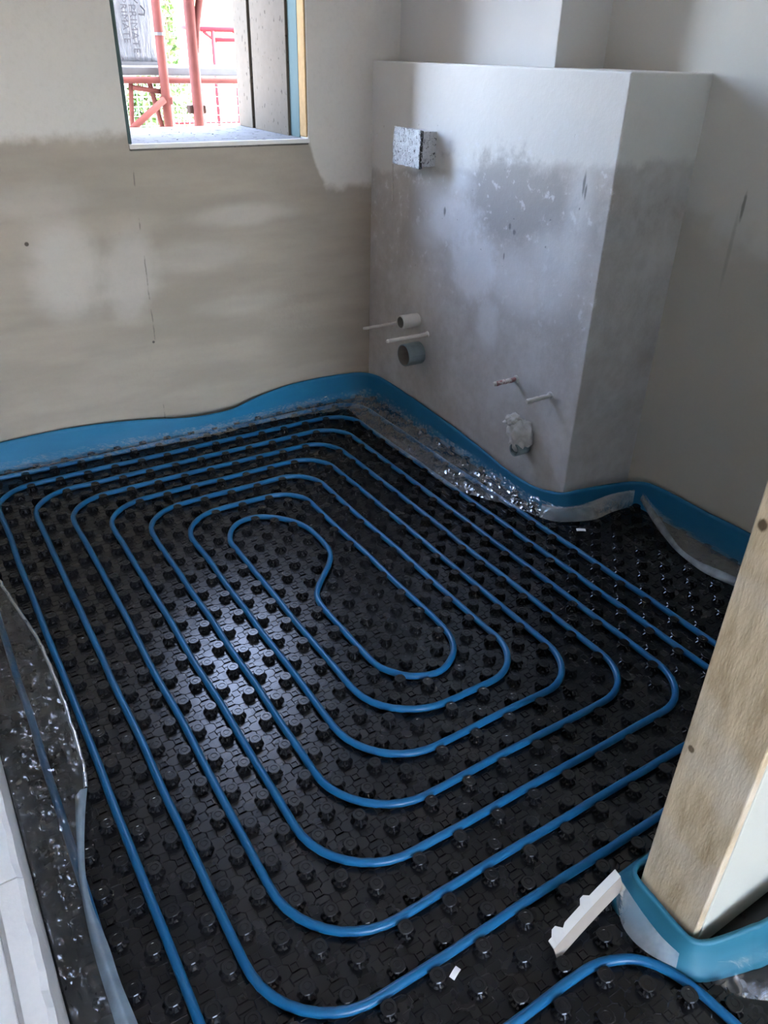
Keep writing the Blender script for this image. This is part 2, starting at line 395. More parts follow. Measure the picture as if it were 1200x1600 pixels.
# window: sill and lining of the reveal
win = tag(empty('window_1', (WX0, YB, WZ0)), 'open window hole with dusty sill and layered reveal', kind='structure')
def wpart(name, a, b, mat, bev=.002):
    o = MB().box(a, b).build(name, mat, None, bevel=bev); o.parent = win; o.matrix_parent_inverse = Matrix.Translation(win.location).inverted(); return o
wpart('sill', (WX0 - .005, YB - .004, WZ0 - .012), (WX1 + .004, WY1 + .02, WZ0 + .008), M_sill)
wpart('sill_edge', (WX0 - .004, YB - .007, WZ0 - .006), (WX1 + .008, YB + .004, WZ0 + .0095), M_white)
wpart('reveal_edge', (WX1 - .004, YB - .004, WZ0 + .012), (WX1 + .01, YB + .055, WZ1), M_tan, .006)
wpart('corner_bead', (WX1 + .001, YB - .006, WZ0 - .006), (WX1 + .007, YB + .003, WZ1), M_white)
wpart('foam_tape', (WX1 - .003, YB + .055, WZ0 + .008), (WX1 + .01, YB + .135, WZ1), M_teal)
wpart('reveal_board', (WX1 - .012, YB + .135, WZ0 + .008), (WX1 + .01, 2.326, WZ1), M_speck)
wpart('guide_gap', (WX1 - .003, 2.326, WZ0 + .008), (WX1 + .01, 2.350, WZ1), M_dark)
wpart('guide_board', (WX1 - .014, 2.350, WZ0 + .008), (WX1 + .01, WY1 + .01, WZ1), M_speck)
wpart('reveal_board', (WX0 - .01, YB + .06, WZ0 + .008), (WX0 + .01, WY1 + .01, WZ1), M_speck)
wpart('foam_tape', (WX0 - .006, YB - .003, WZ0 + .01), (WX0 + .006, YB + .06, WZ1), M_teal)
# grit lying on the sill
for k in range(16):
    x = random.uniform(.86, 1.30); y = random.uniform(1.9, 2.42); r = random.choice((.003, .004, .006, .010 if k < 4 else .004))
    g_ = MB().lathe([(r * .8, 0), (r, r * .25), (r * .5, r * .55), (.0001, r * .6)], 7, (x, y, WZ0 + .008))
    o = g_.build('mortar_crumb', M_mortar if k % 2 else M_dark)
    tag(o, 'small crumb of dried mortar lying on the window sill', 'debris', 'crumbs on the window sill')

# ------------------------------------------------------------------ heating pipe path
PZ = .0168
R_ = lambda i: 1.642 - .1 * i
T_ = lambda i: 1.782 - .1 * i
B_ = lambda i: .134 - .1 * i
def fillet(W):
    out = [Vector((W[0][0], W[0][1], 0))]
    for k in range(1, len(W) - 1):
        a, b, c = (Vector((q[0], q[1], 0)) for q in W[k - 1:k + 2]); r = W[k][2]
        u = (a - b).normalized(); v = (c - b).normalized()
        ang = math.acos(max(-1, min(1, u.dot(v)))); t = r / math.tan(ang / 2)
        cen = b + (u + v).normalized() * (r / math.sin(ang / 2))
        p0 = b + u * t - cen; p1 = b + v * t - cen
        for j in range(11):
            s_ = j / 10; om = math.pi - ang
            out.append(cen + (p0 * math.sin((1 - s_) * om) + p1 * math.sin(s_ * om)) / math.sin(om))
    out.append(Vector((W[-1][0], W[-1][1], 0)))
    return out
TL, TR, BL, BR = .15, .125, .175, .13
endp = catmull([(.862, -1.0, 0), (.853, -.81, 0), (.838, -.718, 0), (.80, -.655, 0), (.735, -.622, 0), (.66, -.615, 0)], 5)
WP = [(.66, -.615, 0), (.1, -.615, BL), (.1, T_(1), TL), (R_(1), T_(1), TR), (R_(1), B_(5), BR), (.3, B_(5), BL), (.3, T_(3), TL), (R_(3), T_(3), TR),
      (R_(3), B_(3), BR), (.5, B_(3), BL), (.5, T_(5), TL), (R_(5), T_(5), TR), (R_(5), B_(1), BR), (.7, B_(1), BL), (.698, .90, 0)]
Sp = catmull([(.698, .90, 0), (.703, .978, 0), (.755, 1.057, 0), (.832, 1.073, 0), (.905, 1.016, 0), (.952, .925, 0), (.955, .80, 0), (.924, .714, 0), (.827, .608, 0), (.797, .545, 0), (.794, .42, 0),
              (.797, .258, 0), (.815, .20, 0), (.86, .15, 0), (.93, .132, 0), (1.0, .17, 0), (1.035, .235, 0), (R_(6), .33, 0)], 5)
WQ = [(R_(6), .33, 0), (R_(6), T_(6), TR), (.6, T_(6), TL), (.6, B_(2), BL), (R_(4), B_(2), BR), (R_(4), T_(4), TR), (.4, T_(4), TL), (.4, B_(4), BL), (R_(2), B_(4), BR), (R_(2), T_(2), TR),
      (.2, T_(2), TL), (.2, B_(6), BL), (R_(0), B_(6), BR), (R_(0), T_(0), TR), (0, T_(0), TL), (0.0, -.96, 0)]
path = endp[:-1] + fillet(WP)[:-1] + Sp[:-1] + fillet(WQ)
dense = [path[0]]
for a, b in zip(path, path[1:]):
    L = (b - a).length; n = max(1, int(L / .045))
    for j in range(1, n + 1): dense.append(a.lerp(b, j / n))
pp = []
for q in dense:
    j = Vector((noise.noise((q.x * 5, q.y * 5, 1)), noise.noise((q.x * 5, q.y * 5, 7)), 0)) * .0035
    pp.append(Vector((q.x + j.x, q.y + j.y, PZ + .0015 * noise.noise((q.x * 9, q.y * 9, 3)))))
o = MB().tube(pp, .0088, 10).build('heating_pipe', M_pipe, smooth=True)
tag(o, 'long blue plastic underfloor heating pipe laid as a double spiral', 'pipe')

# ------------------------------------------------------------------ floor: black studded panel
fl = tag(MB().box((-.5, -1.02, -.08), (XR + .05, YB + .02, Z0)).build('floor', M_sheet), 'glossy black plastic studded underfloor heating panel', kind='structure')
from mathutils import kdtree
kd = kdtree.KDTree(len(dense) * 3)
fine_p = []
for a, b in zip(dense, dense[1:]):
    for j in range(3): fine_p.append(a.lerp(b, j / 3))
kd = kdtree.KDTree(len(fine_p))
for k, q in enumerate(fine_p): kd.insert(q, k)
kd.balance()
def superr(a, r, sq):   # rounded-square radius
    c, s_ = abs(math.cos(a)), abs(math.sin(a)); return r / ((c ** sq + s_ ** sq) ** (1 / sq))
def stud_mesh():
    m = MB(); n = 12
    prof = [(.0165, 0, 2), (.0125, .003, 2), (.0105, .010, 2), (.0138, .0155, 2.6), (.0142, .0185, 2.8), (.0128, .0200, 2.6), (.0085, .0200, 2), (.0078, .0188, 2), (.0055, .0188, 2), (.0050, .0196, 2)]
    for r, h, sq in prof:
        for j in range(n):
            a = 2 * math.pi * (j + .5) / n; rr = superr(a, r, sq); m.v.append((rr * math.cos(a), rr * math.sin(a), h))
    for k in range(len(prof) - 1):
        for j in range(n): m.f.append((k * n + j, k * n + (j + 1) % n, (k + 1) * n + (j + 1) % n, (k + 1) * n + j))
    m.f.append(tuple((len(prof) - 1) * n + j for j in range(n)))
    for a in (0.35, 1.2, 1.95, 2.8, 3.5, 4.35, 5.1, 5.9):     # little teeth standing out from the collar
        c, s_ = math.cos(a), math.sin(a); i = len(m.v)
        for r, h, wd in ((.009, 0, .0022), (.0195, 0, .0014), (.0175, .008, .0012), (.009, .015, .0018)):
            m.v += [(r * c - wd * s_, r * s_ + wd * c, h), (r * c + wd * s_, r * s_ - wd * c, h)]
        m.f += [(i, i + 2, i + 4, i + 6), (i + 1, i + 7, i + 5, i + 3), (i + 2, i + 3, i + 5, i + 4), (i + 4, i + 5, i + 7, i + 6)]
    return m
st = stud_mesh(); stud_me = mesh('stud', st.v, st.f); stud_me.materials.append(M_sheet)
for q in stud_me.polygons: q.use_smooth = False
studs = []
pads = []
for i in range(-4, 42):
    for j in range(-22, 38):
        x = .025 + .05 * i; y = .01 + .05 * j
        if x > 2.07 or y > 1.845 or y < -1.0: continue
        if x > 1.745 and y > .53: continue
        if x > .85 and -.73 < y < -.54: continue
        if x > .9 and y < -.54: continue
        if x < -.06: continue
        if (i + j) % 2:
            q, k, d = kd.find((x, y, 0))
            lim = .0215
            if d < lim:
                dv = (Vector((x, y, 0)) - q)
                dv = dv.normalized() if d > 1e-5 else Vector((1, 0, 0))
                if d < .009: continue
                x, y = (q + dv * lim)[:2]
            studs.append((x, y))
        else: pads.append((x, y))
def score(s_):
    u, v, d = pix((s_[0], s_[1], .02))
    vis = -15 < u < 1215 and -15 < v < 1615
    # hidden behind the timber-clad wall end
    if vis and v < 1380 and u > 1200 - (v - 750) * .32: vis = False
    return (0 if vis else 100) + d
studs.sort(key=score)
for x, y in studs[:300]:
    o = bpy.data.objects.new('stud', stud_me); COL.objects.link(o); o.parent = fl
    o.location = (x, y, Z0 - .0005); o.rotation_euler = (0, 0, random.choice((0, math.pi / 2, math.pi)) + random.uniform(-.08, .08))
m = MB()
for x, y in studs[300:]: m.add(st.v, st.f, (x, y, Z0 - .0005))
tag(m.build('stud_field', M_sheet, fl), kind='stuff')
m = MB()
def ridge(m, a, b, z, wd=.0013, h=.0009):
    a = Vector((a[0], a[1], z)); b = Vector((b[0], b[1], z)); t = (b - a).normalized(); n = Vector((-t.y, t.x, 0)) * wd; i = len(m.v)
    for q in (a, b): m.v += [tuple(q - n), tuple(q + Vector((0, 0, h))), tuple(q + n)]
    m.f += [(i, i + 3, i + 4, i + 1), (i + 1, i + 4, i + 5, i + 2)]
ribs = MB()
for x, y in pads:
    s0, s1 = .0090, .0052; i = len(m.v)
    for s_, h in ((s0, 0), (s0 * .92, .003), (s1 * 1.15, .003), (s1, .0012), (.0018, .0012)):
        m.v += [(x - s_, y - s_, Z0 + h), (x + s_, y - s_, Z0 + h), (x + s_, y + s_, Z0 + h), (x - s_, y + s_, Z0 + h)]
    for k in range(4):
        for j in range(4): m.f.append((i + 4 * k + j, i + 4 * k + (j + 1) % 4, i + 4 * k + 4 + (j + 1) % 4, i + 4 * k + 4 + j))
    m.f.append((i + 16, i + 17, i + 18, i + 19))
    for sx in (-1, 1):
        for sy in (-1, 1):
            ridge(ribs, (x + sx * .0075, y + sy * .0075), (x + sx * .0165, y + sy * .0140), Z0)
            ridge(ribs, (x + sx * .0165, y + sy * .0140), (x + sx * .0310, y + sy * .0150), Z0)
            ridge(ribs, (x + sx * .0165, y + sy * .0140), (x + sx * .0150, y + sy * .0300), Z0)
        ridge(ribs, (x - .0150, y + sx * .0235), (x + .0150, y + sx * .0235), Z0)
tag(m.build('embossed_squares', M_sheet, fl), kind='stuff')
tag(ribs.build('embossed_ridges', M_sheet, fl), kind='stuff')

# ------------------------------------------------------------------ blue edge strip and its film flaps
def strip(name, pts, mat, parent=None, th=.008, lean=.012, n=8, seg=6):
    P = catmull([Vector(q) for q in pts], seg); rows = []
    for r in range(n + 1):
        t = r / n; row = []
        for k, q in enumerate(P):
            tn = (P[min(k + 1, len(P) - 1)] - P[max(k - 1, 0)]); tn.z = 0; tn.normalize(); nr = Vector((tn.y, -tn.x, 0))
            off = lean * (1 - t) ** 2 + .003 * noise.noise((q.x * 6, q.y * 6, t * 2))
            row.append(Vector((q.x, q.y, Z0 + (q.z - Z0) * t)) + nr * off)
        rows.append(row)
    m = MB().loft(rows)
    return m.build(name, mat, parent, smooth=True, solid=th)
es = tag(empty('edge_insulation_strip', (1.7, 1.85, 0)), 'blue foam edge strip with clear film running along the far walls', 'edge strip')
PI_ = Matrix.Translation(es.location).inverted()
def under(o, par, inv): o.parent = par; o.matrix_parent_inverse = inv; return o
bp = [(-.07, 1.855, .118), (.177, 1.855, .122), (.40, 1.853, .127), (.64, 1.845, .112), (.84, 1.825, .088), (.98, 1.815, .082), (1.08, 1.82, .084), (1.19, 1.84, .104), (1.35, 1.856, .124), (1.51, 1.858, .128),
      (1.64, 1.852, .125), (1.715, 1.832, .122), (1.748, 1.78, .121), (1.756, 1.70, .12), (1.757, 1.47, .112), (1.756, 1.237, .098), (1.750, 1.025, .084), (1.738, .84, .070), (1.738, .70, .071), (1.750, .61, .085),
      (1.772, .562, .098), (1.82, .548, .104), (1.92, .543, .094), (2.0, .533, .088), (2.048, .50, .096), (2.066, .43, .108), (2.068, .22, .111), (2.068, 0, .114), (2.066, -.5, .11)]
under(strip('foam_band', bp, M_band, lean=.014), es, PI_)
def film(name, A, B, mat, par, inv, n=40, r=8, wr=.008, zA=None, sag=None, seed=0, freq=18, crumple=0):
    PA = resample(catmull(A, 6), n); PB = resample(catmull(B, 6), n); rows = []
    for q in range(r + 1):
        t = q / r; row = []
        for a, b in zip(PA, PB):
            p_ = a.lerp(b, t)
            amp = wr * (1 - abs(2 * t - 1) ** 6 * .5)
            p_.z += amp * (noise.noise((p_.x * freq, p_.y * freq, seed)) * .6 + abs(noise.noise((p_.x * freq * 2.3, p_.y * freq * 2.3, seed + 5))) * .7)
            if crumple:
                c_ = noise.cell_vector((p_.x * 30 + noise.noise((p_.x * 20, p_.y * 20, 0)) * 2, p_.y * 24 + noise.noise((p_.x * 20, p_.y * 20, 9)) * 2, seed))
                p_.z += crumple * (abs(noise.noise((p_.x * 55, p_.y * 38, seed + 2))) + .35 * c_.x)
            if sag: p_.z += sag * math.sin(math.pi * t)
            p_.z = max(p_.z, .0275)
            row.append(p_)
        rows.append(row)
    o = MB().loft(rows).build(name, mat, smooth=not crumple)
    return under(o, par, inv)
zf = .030
film('film_flap', [(-.07, 1.835, .05), (.4, 1.832, .05), (.9, 1.80, .045), (1.2, 1.815, .05), (1.6, 1.835, .05), (1.72, 1.80, .055)],
     [(-.07, 1.745, zf), (.3, 1.755, zf), (.6, 1.735, zf), (.9, 1.715, zf), (1.2, 1.73, zf), (1.45, 1.70, zf), (1.60, 1.67, zf)], M_film, es, PI_, n=160, r=12, seed=1, wr=.014, crumple=.006)
film('film_flap', [(1.72, 1.83, .06), (1.742, 1.72, .055), (1.74, 1.4, .05), (1.738, 1.1, .045), (1.725, .85, .045), (1.722, .68, .045), (1.735, .58, .05)],
     [(1.55, 1.68, zf), (1.54, 1.58, zf), (1.522, 1.4, zf), (1.518, 1.2, zf), (1.525, 1.05, zf), (1.515, .90, zf), (1.575, .76, zf), (1.625, .668, zf), (1.665, .56, zf)], M_film, es, PI_, n=160, r=18, seed=2, wr=.012, crumple=.006)
film('film_flap', [(1.70, .60, .055), (1.76, .535, .06), (1.85, .515, .065), (1.95, .51, .07), (2.03, .485, .075)],
     [(1.665, .57, .02), (1.70, .515, .02), (1.81, .465, .02), (1.91, .468, .02), (2.005, .462, .03)], M_milky, es, PI_, n=40, r=8, seed=3, wr=.006, sag=.012)
film('film_flap', [(2.045, .46, .07), (2.05, .38, .05), (2.05, .25, .045), (2.05, .1, .045), (2.05, -.06, .045), (2.05, -.3, .045)],
     [(2.03, .452, .045), (1.965, .33, .035), (1.912, .21, .03), (1.89, .124, .03), (1.88, .05, .03), (1.895, -.05, .03), (1.88, -.3, .03)], M_film, es, PI_, n=50, r=10, seed=4, wr=.006, sag=.012)
# curled milky lip of that last flap
rim = catmull([(2.032, .455, .05), (1.966, .33, .04), (1.913, .21, .034), (1.891, .124, .032), (1.881, .05, .034), (1.895, -.05, .04), (1.90, -.12, .04)], 6)
rows = []
for q in range(7):
    t = q / 6; a = -.4 + 2.6 * t
    rows.append([p_ + Vector((1, .35, 0)).normalized() * (.013 + .007 * math.sin(k * .3)) * (1 - math.cos(a)) + Vector((0, 0, .012 * math.sin(a))) for k, p_ in enumerate(rim)])
under(MB().loft(rows).build('film_lip', M_milky, smooth=True), es, PI_)

# film on the left with its folded edge
lf = tag(empty('plastic_film', (-.07, .2, 0)), 'crumpled clear plastic film strip beside the white block wall', 'plastic film')
LI = Matrix.Translation(lf.location).inverted()
film('film_sheet', [(-.076, 1.72, .05), (-.076, 1.2, .05), (-.076, .8, .05), (-.076, .3, .05), (-.075, -.1, .045), (-.074, -.35, .045), (-.074, -.7, .045)],
     [(.02, 1.7, zf), (.028, 1.35, zf), (.032, 1.092, zf), (.054, .922, zf), (.074, .768, zf), (.081, .542, zf), (.073, .293, zf), (.05, .188, zf), (.017, .10, zf), (.0, -.085, zf), (.002, -.29, zf), (.01, -.7, zf)], M_film2, lf, LI, n=300, r=20, seed=9, wr=.012, freq=16, crumple=.008)
fa = resample(catmull([(.035, .20, .034), (.018, .12, .034), (-.004, 0, .035), (-.014, -.10, .036), (-.017, -.18, .037), (-.017, -.285, .038), (-.018, -.45, .04)], 6), 40)
fb = resample(catmull([(.062, .21, .032), (.036, .125, .032), (.013, .03, .032), (.004, -.05, .032), (.009, -.15, .032), (.009, -.22, .032), (.014, -.30, .032), (.02, -.45, .032)], 6), 40)
rows = []
for q in range(9):
    t = q / 8
    rows.append([a.lerp(b, t) + Vector((0, 0, math.sin(math.pi * t) * (.006 + .010 * (k / 39)) + .003 * noise.noise((k * .3, t * 3, 2)))) for k, (a, b) in enumerate(zip(fa, fb))])
under(MB().loft(rows).build('folded_edge', M_fold, smooth=True), lf, LI)

lip = catmull([(.034, 1.10, .033), (.056, .922, .034), (.076, .768, .033), (.083, .542, .035), (.076, .30, .033), (.064, .21, .034)], 8)
lip = [q + Vector((.004 * noise.noise((k * .7, 1, 0)), 0, .003 * abs(noise.noise((k * .6, 5, 0))))) for k, q in enumerate(lip)]
rows = [[q + Vector((-.009 * t, 0, .0035 * math.sin(math.pi * t))) for q in lip] for t in (0, .25, .5, .75, 1)]
under(MB().loft(rows).build('film_lip', M_milky, smooth=True), lf, LI)

# teal strip wrapped round the doorway wall end
ps = tag(empty('doorway_edge_strip', (.9, -.65, 0)), 'teal foam edge strip wrapped loosely round the timber wall end', 'edge strip')
PSI = Matrix.Translation(ps.location).inverted()
pb = [(1.25, -.535, .08), (1.05, -.540, .08), (.93, -.545, .082), (.885, -.548, .086), (.868, -.566, .088), (.866, -.61, .084), (.864, -.66, .080), (.868, -.692, .077), (.888, -.709, .076), (.925, -.722, .080), (.97, -.735, .088), (1.02, -.745, .092), (1.25, -.76, .092)]
def strip_l(name, pts, mat, lean): return strip(name, list(reversed(pts)), mat, th=.008, lean=lean)
under(strip('foam_band', pb, M_band2, lean=.030), ps, PSI)
film('film_flap', [(.868, -.53, .05), (.855, -.555, .06), (.848, -.60, .055), (.844, -.65, .05), (.85, -.69, .045)],
     [(.85, -.545, .028), (.825, -.575, .028), (.808, -.612, .028), (.812, -.655, .028), (.835, -.70, .028)], M_milky, ps, PSI, n=30, r=6, seed=12, wr=.004)
film('film_flap', [(.895, -.735, .05), (.93, -.745, .055), (1.02, -.77, .06), (1.2, -.785, .06)],
     [(.865, -.745, .03), (.90, -.80, .03), (.98, -.84, .03), (1.2, -.87, .03)], M_film, ps, PSI, n=40, r=8, seed=13, wr=.012, sag=.014)

# pale profile leaning out from under the strip
br = tag(empty('profile_offcut', (.78, -.56, .02)), 'short pale plastic profile offcut poking out at the teal strip', 'profile')
BI = Matrix.Translation(br.location).inverted()
n = 22; rows = []; top = []; 
A0 = Vector((.672, -.566, .036)); A1 = Vector((.855, -.543, .072))
vs = []; fs = []
for k in range(n + 1):
    t = k / n; p_ = A0.lerp(A1, t) + Vector((0, 0, .006 * math.sin(math.pi * t)))
    bumpy = .015 + (.008 if (.05 < t < .16 or .48 < t < .58) else .0) - (.004 if .16 <= t < .2 else 0)
    vs += [p_, p_ + Vector((-.02 * bumpy, bumpy, .004)), p_ + Vector((-.02 * bumpy, bumpy, .0015)), p_ + Vector((0, .002, -.0025))]
for k in range(n):
    for j in range(4): a = 4 * k + j; b = 4 * k + (j + 1) % 4; fs.append((a, b, b + 4, a + 4))
fs += [(0, 1, 2, 3), tuple(4 * n + j for j in (3, 2, 1, 0))]
under(link('top_flange', mesh('top_flange', [tuple(q) for q in vs], fs), M_bracket), br, BI)
vs = []; fs = []
for k in range(n + 1):
    t = k / n; p_ = A0.lerp(A1, t) + Vector((0, 0, .006 * math.sin(math.pi * t))); h = .024 + .004 * t
    vs += [p_ + Vector((0, 0, -.001)), p_ + Vector((.004, -.010, -h)), p_ + Vector((.004, -.0075, -h)), p_ + Vector((0, .0025, -.001))]
for k in range(n):
    for j in range(4): a = 4 * k + j; b = 4 * k + (j + 1) % 4; fs.append((a, b, b + 4, a + 4))
fs += [(0, 1, 2, 3), tuple(4 * n + j for j in (3, 2, 1, 0))]
under(link('side_web', mesh('side_web', [tuple(q) for q in vs], fs), M_bracket_face), br, BI)

# ------------------------------------------------------------------ things on the boxed-out wall
eb = tag(empty('electrical_box', (XBOX, 1.52, 1.03)), 'plaster-smeared square electrical box projecting from the boxed-out wall', 'electrical box')
EI = Matrix.Translation(eb.location).inverted()
def rough_box(name, a, b, mat, par, inv, n=10, amp=.002):
    bm = bmesh.new(); bmesh.ops.create_cube(bm, size=1)
    for v in bm.verts: v.co = Vector([(a[i] + b[i]) / 2 + v.co[i] * (b[i] - a[i]) for i in range(3)])
    bmesh.ops.subdivide_edges(bm, edges=bm.edges[:], cuts=n, use_grid_fill=True)
    for v in bm.verts: v.co += Vector([noise.noise(v.co * 60 + Vector((i * 9, 0, 0))) * amp for i in range(3)])
    me = bpy.data.meshes.new(name); bm.to_mesh(me); bm.free(); return under(link(name, me, mat), par, inv)
rough_box('body', (1.706, 1.435, 1.033), (1.775, 1.60, 1.147), M_ebox, eb, EI)
rough_box('cover', (1.697, 1.43, 1.028), (1.708, 1.606, 1.152), M_ebox, eb, EI, n=12, amp=.0035)
dr = [(XBOX - .001, 1.715 - .003 * math.sin(k), 1.03 - .155 * k / 9) for k in range(10)]
o = MB().tube(dr, [.002 + .0016 * abs(math.sin(k * 1.7)) for k in range(10)], 6).build('drip', M_rod); under(o, eb, EI)
def stub(name, label, y, z, r, ri, L, mo, mi, depth=.06, fat=None):
    e = tag(empty(name, (XBOX, y, z)), label, 'pipe stub')
    m = MB().lathe([(r, .004), (r * 1.0, -L + .004), (r * .97, -L), (ri, -L)], 24, ax='x'); m.f.pop(); m.build('tube_wall', mo, e, smooth=False)
    m = MB().lathe([(ri, -L), (ri, -L + depth)], 24, ax='x'); m.f.pop(); m.build('bore', M_bore, e)  # inner wall coloured darker to stand for the shade inside the tube
    MB().lathe([(ri * .99, -L + depth - .003), (.0005, -L + depth - .0035)], 24, ax='x').build('dark_bore_end', mi, e)  # dark disc stands in for the shade deep in the open tube
    if fat: MB().lathe([(r * fat, .003), (r * fat, -.012), (r * 1.0, -.016)], 24, ax='x').build('collar', mo, e)
    return e
stub('flush_pipe_stub', 'open grey flush pipe stub, upper of two above the left pipe end', 1.503, .450, .027, .022, .082, M_tube, M_dark, depth=.075)
stub('drain_pipe_stub', 'wide blue-grey drain pipe stub under the long white rod', 1.478, .318, .046, .041, .078, M_tubein, M_dark)
def rod(name, label, y, z, L, r, mat, tip=None, dz=0):
    e = tag(empty(name, (XBOX, y, z)), label, 'rod')
    n = 10; MB().tube([(.004 - (L + .004) * k / n, 0, dz * k / n + .0006 * math.sin(k * 2)) for k in range(n + 1)], [r * (1 + .08 * math.sin(k * 2.3)) for k in range(n + 1)], 10).build('shank', mat, e, smooth=True)
    MB().lathe([(r * 1.7, .002), (r * 1.6, -.004), (r * 1.1, -.007)], 10, ax='x').build('plaster_collar', M_lump, e)
    if tip: MB().tube([(-L + .002, 0, dz), (-L - .006, 0, dz)], [r * 1.1, r * .7], 8).build('cap', tip, e)
    return e
rod('mounting_rod', 'long pale mounting rod crossing above the drain pipe stub', 1.426, .411, .19, .0075, M_rod, M_white)
rod('mounting_rod', 'pale mounting rod nearest the back corner, beside flush pipe stub', 1.652, .395, .165, .0062, M_rod)
rod('water_pipe_stub', 'short red-flecked water pipe stub, left of the short pair', .877, .405, .098, .0085, M_rodred, M_rod)
rod('water_pipe_stub', 'short plaster-covered water pipe stub, right of the short pair', .703, .405, .10, .0085, M_rod, M_rod)
bm = bmesh.new(); bmesh.ops.create_icosphere(bm, subdivisions=4, radius=1)
for v in bm.verts:
    c = v.co.copy(); d = 1 + .35 * noise.noise(c * 1.6 + Vector((3, 1, 2))) + .25 * noise.noise(c * 4) + .1 * noise.noise(c * 9)
    v.co = Vector((c.x * .05 * d, c.y * .040 * d + .012 * c.z, c.z * .055 * d))
me = bpy.data.meshes.new('plaster_lump'); bm.to_mesh(me); bm.free()
for q in me.polygons: q.use_smooth = True
lp = tag(empty('drain_outlet', (XBOX, .79, .23)), 'lumpy plaster-caked drain outlet below the short water pipe stubs', 'drain outlet')
o = link('plaster_lump', me, M_lump, lp); o.location = (-.025, 0, .005)
bm = bmesh.new(); bmesh.ops.create_icosphere(bm, subdivisions=3, radius=1)
for v in bm.verts:
    c = v.co.copy(); d = 1 + .5 * noise.noise(c * 2.1) + .2 * noise.noise(c * 6); v.co = Vector((c.x * .03 * d, c.y * .024 * d, c.z * .02 * d))
me = bpy.data.meshes.new('plaster_knob'); bm.to_mesh(me); bm.free()
o = link('plaster_knob', me, M_lump, lp); o.location = (-.05, .028, .055)
MB().lathe([(.024, .0), (.024, -.055), (.019, -.055), (.018, -.03)], 18, (-.01, -.012, -.045), 'x').build('tube_wall', M_tubein, lp)

# debris on the studs
def chip(name, label, c, L, mat, curl=.5, rz=0):
    rows = []
    for k in range(6):
        a = (k / 5 - .5) * curl * 3; x = L * (k / 5 - .5)
        rows.append([Vector((x * math.cos(rz) - y * math.sin(rz) + c[0], x * math.sin(rz) + y * math.cos(rz) + c[1], c[2] + L * .25 * math.cos(a))) for y in (-L * .25, 0, L * .22)])
    tag(MB().loft(rows).build(name, mat, solid=.0015), label, 'debris')
chip('plastic_chip', 'white curled plastic chip lying on studs near the profile offcut', (.5, -.505, .026), .022, M_white, .6, .4)
chip('plastic_chip', 'white sliver of plastic lying near the milky film fold', (1.724, .432, .026), .03, M_white, .3, -.6)
chip('plastic_chip', 'tiny white speck resting on the film in the back corner', (1.50, 1.80, .055), .012, M_white, .3, .2)

# ------------------------------------------------------------------ outside
m = MB().box((-30, WY1 + .02, -.6), (60, 80, -.35)); tag(m.build('ground', M_ground), 'pale sunlit paving outside', kind='structure')
def mk(name, label, cat, loc, group=None): return tag(empty(name, loc), label, cat, group)
def loc_build(m, name, mat, par, smooth=False, bevel=0):
    o = m.build(name, mat, None, smooth, bevel=bevel); return under(o, par, Matrix.Translation(par.location).inverted())
sc = mk('scaffold', 'red painted tube scaffold standing right outside the window', 'scaffold', (1.4, 3.1, -.35))
for x, y, z1, r in ((1.375, 2.75, 4.6, .024), (1.303, 2.965, 4.6, .0215), (-.9, 2.75, 4.6, .024), (-.9, 3.6, 4.6, .024), (3.6, 2.75, 4.6, .024), (3.6, 3.6, 4.6, .024)):
    loc_build(MB().tube([(x, y, -.35), (x, y, 1.0), (x, y, z1)], r, 14), 'standard', M_red, sc, True)
loc_build(MB().tube([(-1.1, 2.975, 1.248), (3.8, 2.975, 1.248)], .0145, 12), 'ledger', M_red, sc, True)
loc_build(MB().tube([(-1.1, 3.6, -.1), (3.8, 3.6, -.1)], .021, 12), 'ledger', M_red, sc, True)
for pts, r in (([(1.285, 2.94, 1.17), (1.13, 2.93, 1.062), (.72, 2.9, .78)], .0155), ([(1.238, 2.99, 1.245), (1.29, 2.99, .99), (1.34, 2.99, .7)], .012), ([(1.152, 2.985, 1.245), (1.133, 2.985, 1.05), (1.11, 2.985, .7)], .011),
               ([(1.155, 2.98, 1.218), (1.29, 2.98, 1.20)], .0105), ([(1.385, 2.75, 1.36), (1.40, 2.75, 1.46), (1.435, 2.75, 1.60), (1.6, 2.75, 2.3)], .017)):
    loc_build(MB().tube(pts, r, 10), 'brace', M_red, sc, True)
for x, y, z, w_ in ((1.375, 2.765, 1.14, .04), (1.303, 2.965, 1.165, .026)):
    loc_build(MB().box((x - w_, y - .02, z - .017), (x + w_, y + .026, z + .017)), 'coupler', M_couple if y < 2.9 else M_red, sc, bevel=.006)
loc_build(MB().tube([(1.303, 2.965, 1.425), (1.303, 2.965, 1.437)], .0245, 14), 'sleeve_ring', M_plank, sc)
pk = MB(); pk.box((-1.1, 3.0, 1.265), (3.8, 3.56, 1.302))
tag(pk.build('scaffold_plank', M_plank, bevel=.006), 'grey steel scaffold deck plank carrying the wrapped pack', 'plank')
